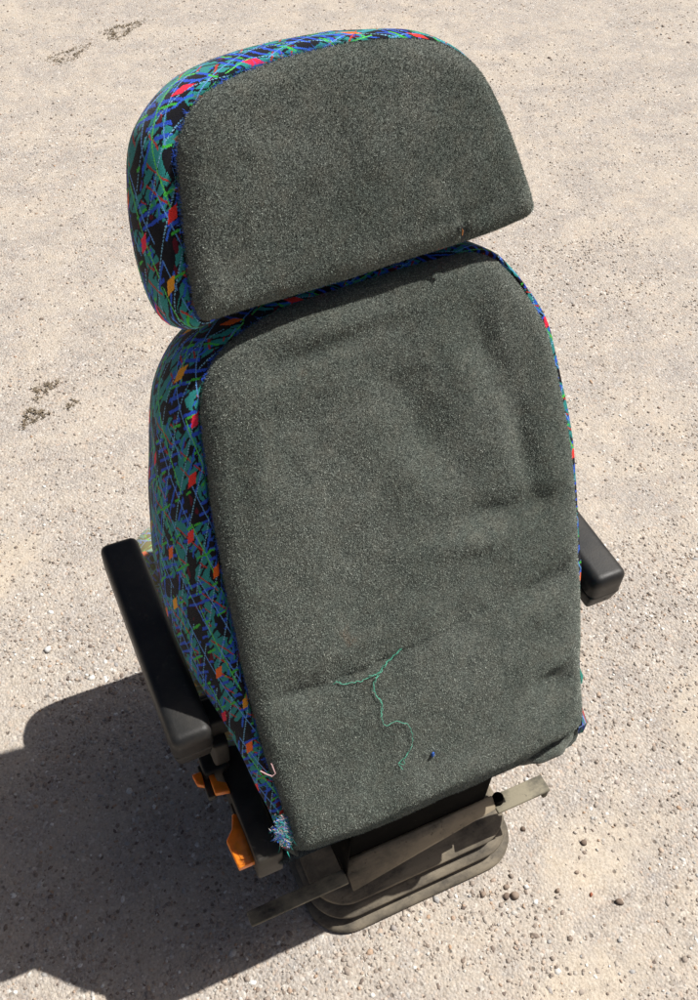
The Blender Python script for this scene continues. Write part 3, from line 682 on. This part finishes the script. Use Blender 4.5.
V = np.vstack(Vs); F = np.vstack(Fs); me = bpy.data.meshes.new('gravel')
me.vertices.add(len(V)); me.loops.add(3 * len(F)); me.polygons.add(len(F)); me.vertices.foreach_set('co', V.ravel()); me.loops.foreach_set('vertex_index', F.ravel()); me.polygons.foreach_set('loop_start', np.arange(0, 3 * len(F), 3)); me.update()
me.polygons.foreach_set('use_smooth', [True] * len(me.polygons)); me.materials.append(M['stones'])
gv = bpy.data.objects.new('gravel', me); COL.objects.link(gv); tag(gv, 'fine loose gravel and grit over the concrete', kind='stuff')

# pebbles one can point at
for x, y, r_, mt, lab, sd in [
    (.143, -.073, .0085, 'peb', 'largest round brown pebble beside the lower right of the seat base', 1), (.129, -.068, .006, 'pebd', 'dark pebble touching the largest brown pebble near the seat base', 2),
    (.137, -.055, .005, 'peb', 'small brown pebble behind the largest one near the seat base', 3), (.168, -.069, .0048, 'pebw', 'white pebble just right of the brown pebble cluster', 4),
    (.096, -.050, .0062, 'peb', 'brown pebble close to the rear edge of the rubber bellows', 5), (.261, -.083, .004, 'peb', 'small tan pebble alone in the sand right of the cluster', 6),
    (.214, -.096, .005, 'peb', 'brown pebble at the bottom edge of the sandy patch', 7), (.30, -.045, .0055, 'pebd', 'dark oval pebble far right of the seat base', 8),
    (.30, -.155, .0065, 'pebd', 'dark reddish oval pebble low in the right corner', 9), (.262, -.125, .004, 'pebr', 'small rust red pebble in the lower right gravel', 10),
    (-.457, .702, .008, 'pebw', 'white flat pebble on the sunlit concrete left of the armrest', 11), (.215, .02, .0055, 'pebd', 'dark brown pebble right of the bent bar end', 12)]:
    V, F = blob((x, y, float(gz(x, y)) + r_ * .35), (r_, r_ * .75, r_ * .6), sd); tag(mk('pebble', V, F, M[mt]), lab, 'pebble', 'larger pebbles on the concrete')

# dried weed tufts and a green one in the shade
def tuft(cx, cy, rx, ry, n, hgt, seed, rot=0):
    r = random.Random(seed); V = []; F = []
    for i in range(n):
        a = r.uniform(0, 6.28); q = abs(r.gauss(.82, .2)) * (1 + .35 * math.sin(3 * a + seed)); x = cx + (rx * q * math.cos(a)) * math.cos(rot) - ry * q * math.sin(a) * math.sin(rot); y = cy + rx * q * math.cos(a) * math.sin(rot) + ry * q * math.sin(a) * math.cos(rot)
        d = r.uniform(0, 6.28); l = r.uniform(.3, 1) * hgt * 1.1; w = r.uniform(.001, .0024); z = float(gz(x, y)) - .001; h = r.uniform(.1, 1) * hgt
        m = len(V); ex, ey = math.cos(d), math.sin(d)
        V += [(x - ey * w, y + ex * w, z), (x + ey * w, y - ex * w, z), (x + ex * l * .5 + ey * w * .7, y + ey * l * .5 - ex * w * .7, z + h), (x + ex * l * .5 - ey * w * .7, y + ey * l * .5 + ex * w * .7, z + h), (x + ex * l, y + ey * l, z + h * .5)]
        F += [(m, m + 1, m + 2, m + 3), (m + 3, m + 2, m + 4)]
    return V, F
for cx, cy, rx, ry, n, h, sd, mt, lab in [(.188, 3.13, .085, .035, 300, .008, 1, 'weed', 'small ring of dry brown weeds at the upper left edge of the photo'), (.425, 3.255, .085, .035, 400, .009, 2, 'weed', 'denser dry weed tuft above the headrest on the upper left concrete'),
      (-.292, 1.435, .035, .016, 130, .010, 3, 'weed', 'thin dark crumb of dry weed, farther of two left of the backrest'), (-.338, 1.35, .030, .020, 170, .010, 4, 'weed', 'rounder dry weed crumb, nearer of two left of the backrest'),
      (-.245, 1.358, .020, .010, 50, .008, 5, 'weed', 'smallest dry weed crumb beside the rounder one left of the backrest'), (.43, 1.28, .02, .01, 26, .008, 7, 'weed', 'sparse dry weed bits just right of the headrest')]:
    V, F = tuft(cx, cy, rx, ry, n, h, sd, .5); tag(mk('weed_tuft', V, F, M[mt]), lab, 'weed', 'weed tufts on the concrete')

# ------------------------------------------------------------------ camera
cam = bpy.data.cameras.new('camera'); co = bpy.data.objects.new('camera', cam); COL.objects.link(co); S.camera = co
cam.sensor_fit = 'VERTICAL'; cam.sensor_height = 24; cam.lens = 972.4 / 1000 * 24; cam.clip_start = .02; cam.clip_end = 500
yaw, pit, rol = -.4782, .8617, .0653
fw = Vector((-math.sin(yaw) * math.cos(pit), math.cos(yaw) * math.cos(pit), -math.sin(pit))); rt = Vector((math.cos(yaw), math.sin(yaw), 0)); up = rt.cross(fw)
r2 = rt * math.cos(rol) + up * math.sin(rol); u2 = -rt * math.sin(rol) + up * math.cos(rol)
co.matrix_world = Matrix(((r2.x, u2.x, -fw.x, -.4064), (r2.y, u2.y, -fw.y, -.4351), (r2.z, u2.z, -fw.z, 1.6578), (0, 0, 0, 1)))

# ------------------------------------------------------------------ light
sd = Vector((.515, -.02, .857)).normalized()
sun = bpy.data.lights.new('sun', 'SUN'); so = bpy.data.objects.new('sun', sun); COL.objects.link(so)
sun.energy = 5.0; sun.angle = math.radians(.5); sun.color = (1, .972, .93)
so.rotation_euler = sd.to_track_quat('Z', 'Y').to_euler(); so.location = (2, 0, 4)
w = bpy.data.worlds.new('World'); S.world = w; w.use_nodes = True; nt = w.node_tree
sky = nt.nodes.new('ShaderNodeTexSky'); sky.sky_type = 'NISHITA'; sky.sun_disc = False; sky.dust_density = 3.5; sky.ozone_density = 0; sky.air_density = .5
sky.sun_elevation = math.asin(sd.z); sky.sun_rotation = math.atan2(sd.x, sd.y)
nt.links.new(sky.outputs[0], nt.nodes['Background'].inputs[0]); nt.nodes['Background'].inputs[1].default_value = .05
S.view_settings.view_transform = 'Standard'; S.view_settings.look = 'None'; S.view_settings.exposure = .17; S.view_settings.gamma = 1
S.cycles.max_bounces = 6
for o in S.objects:
    if '_w' in o: del o['_w']
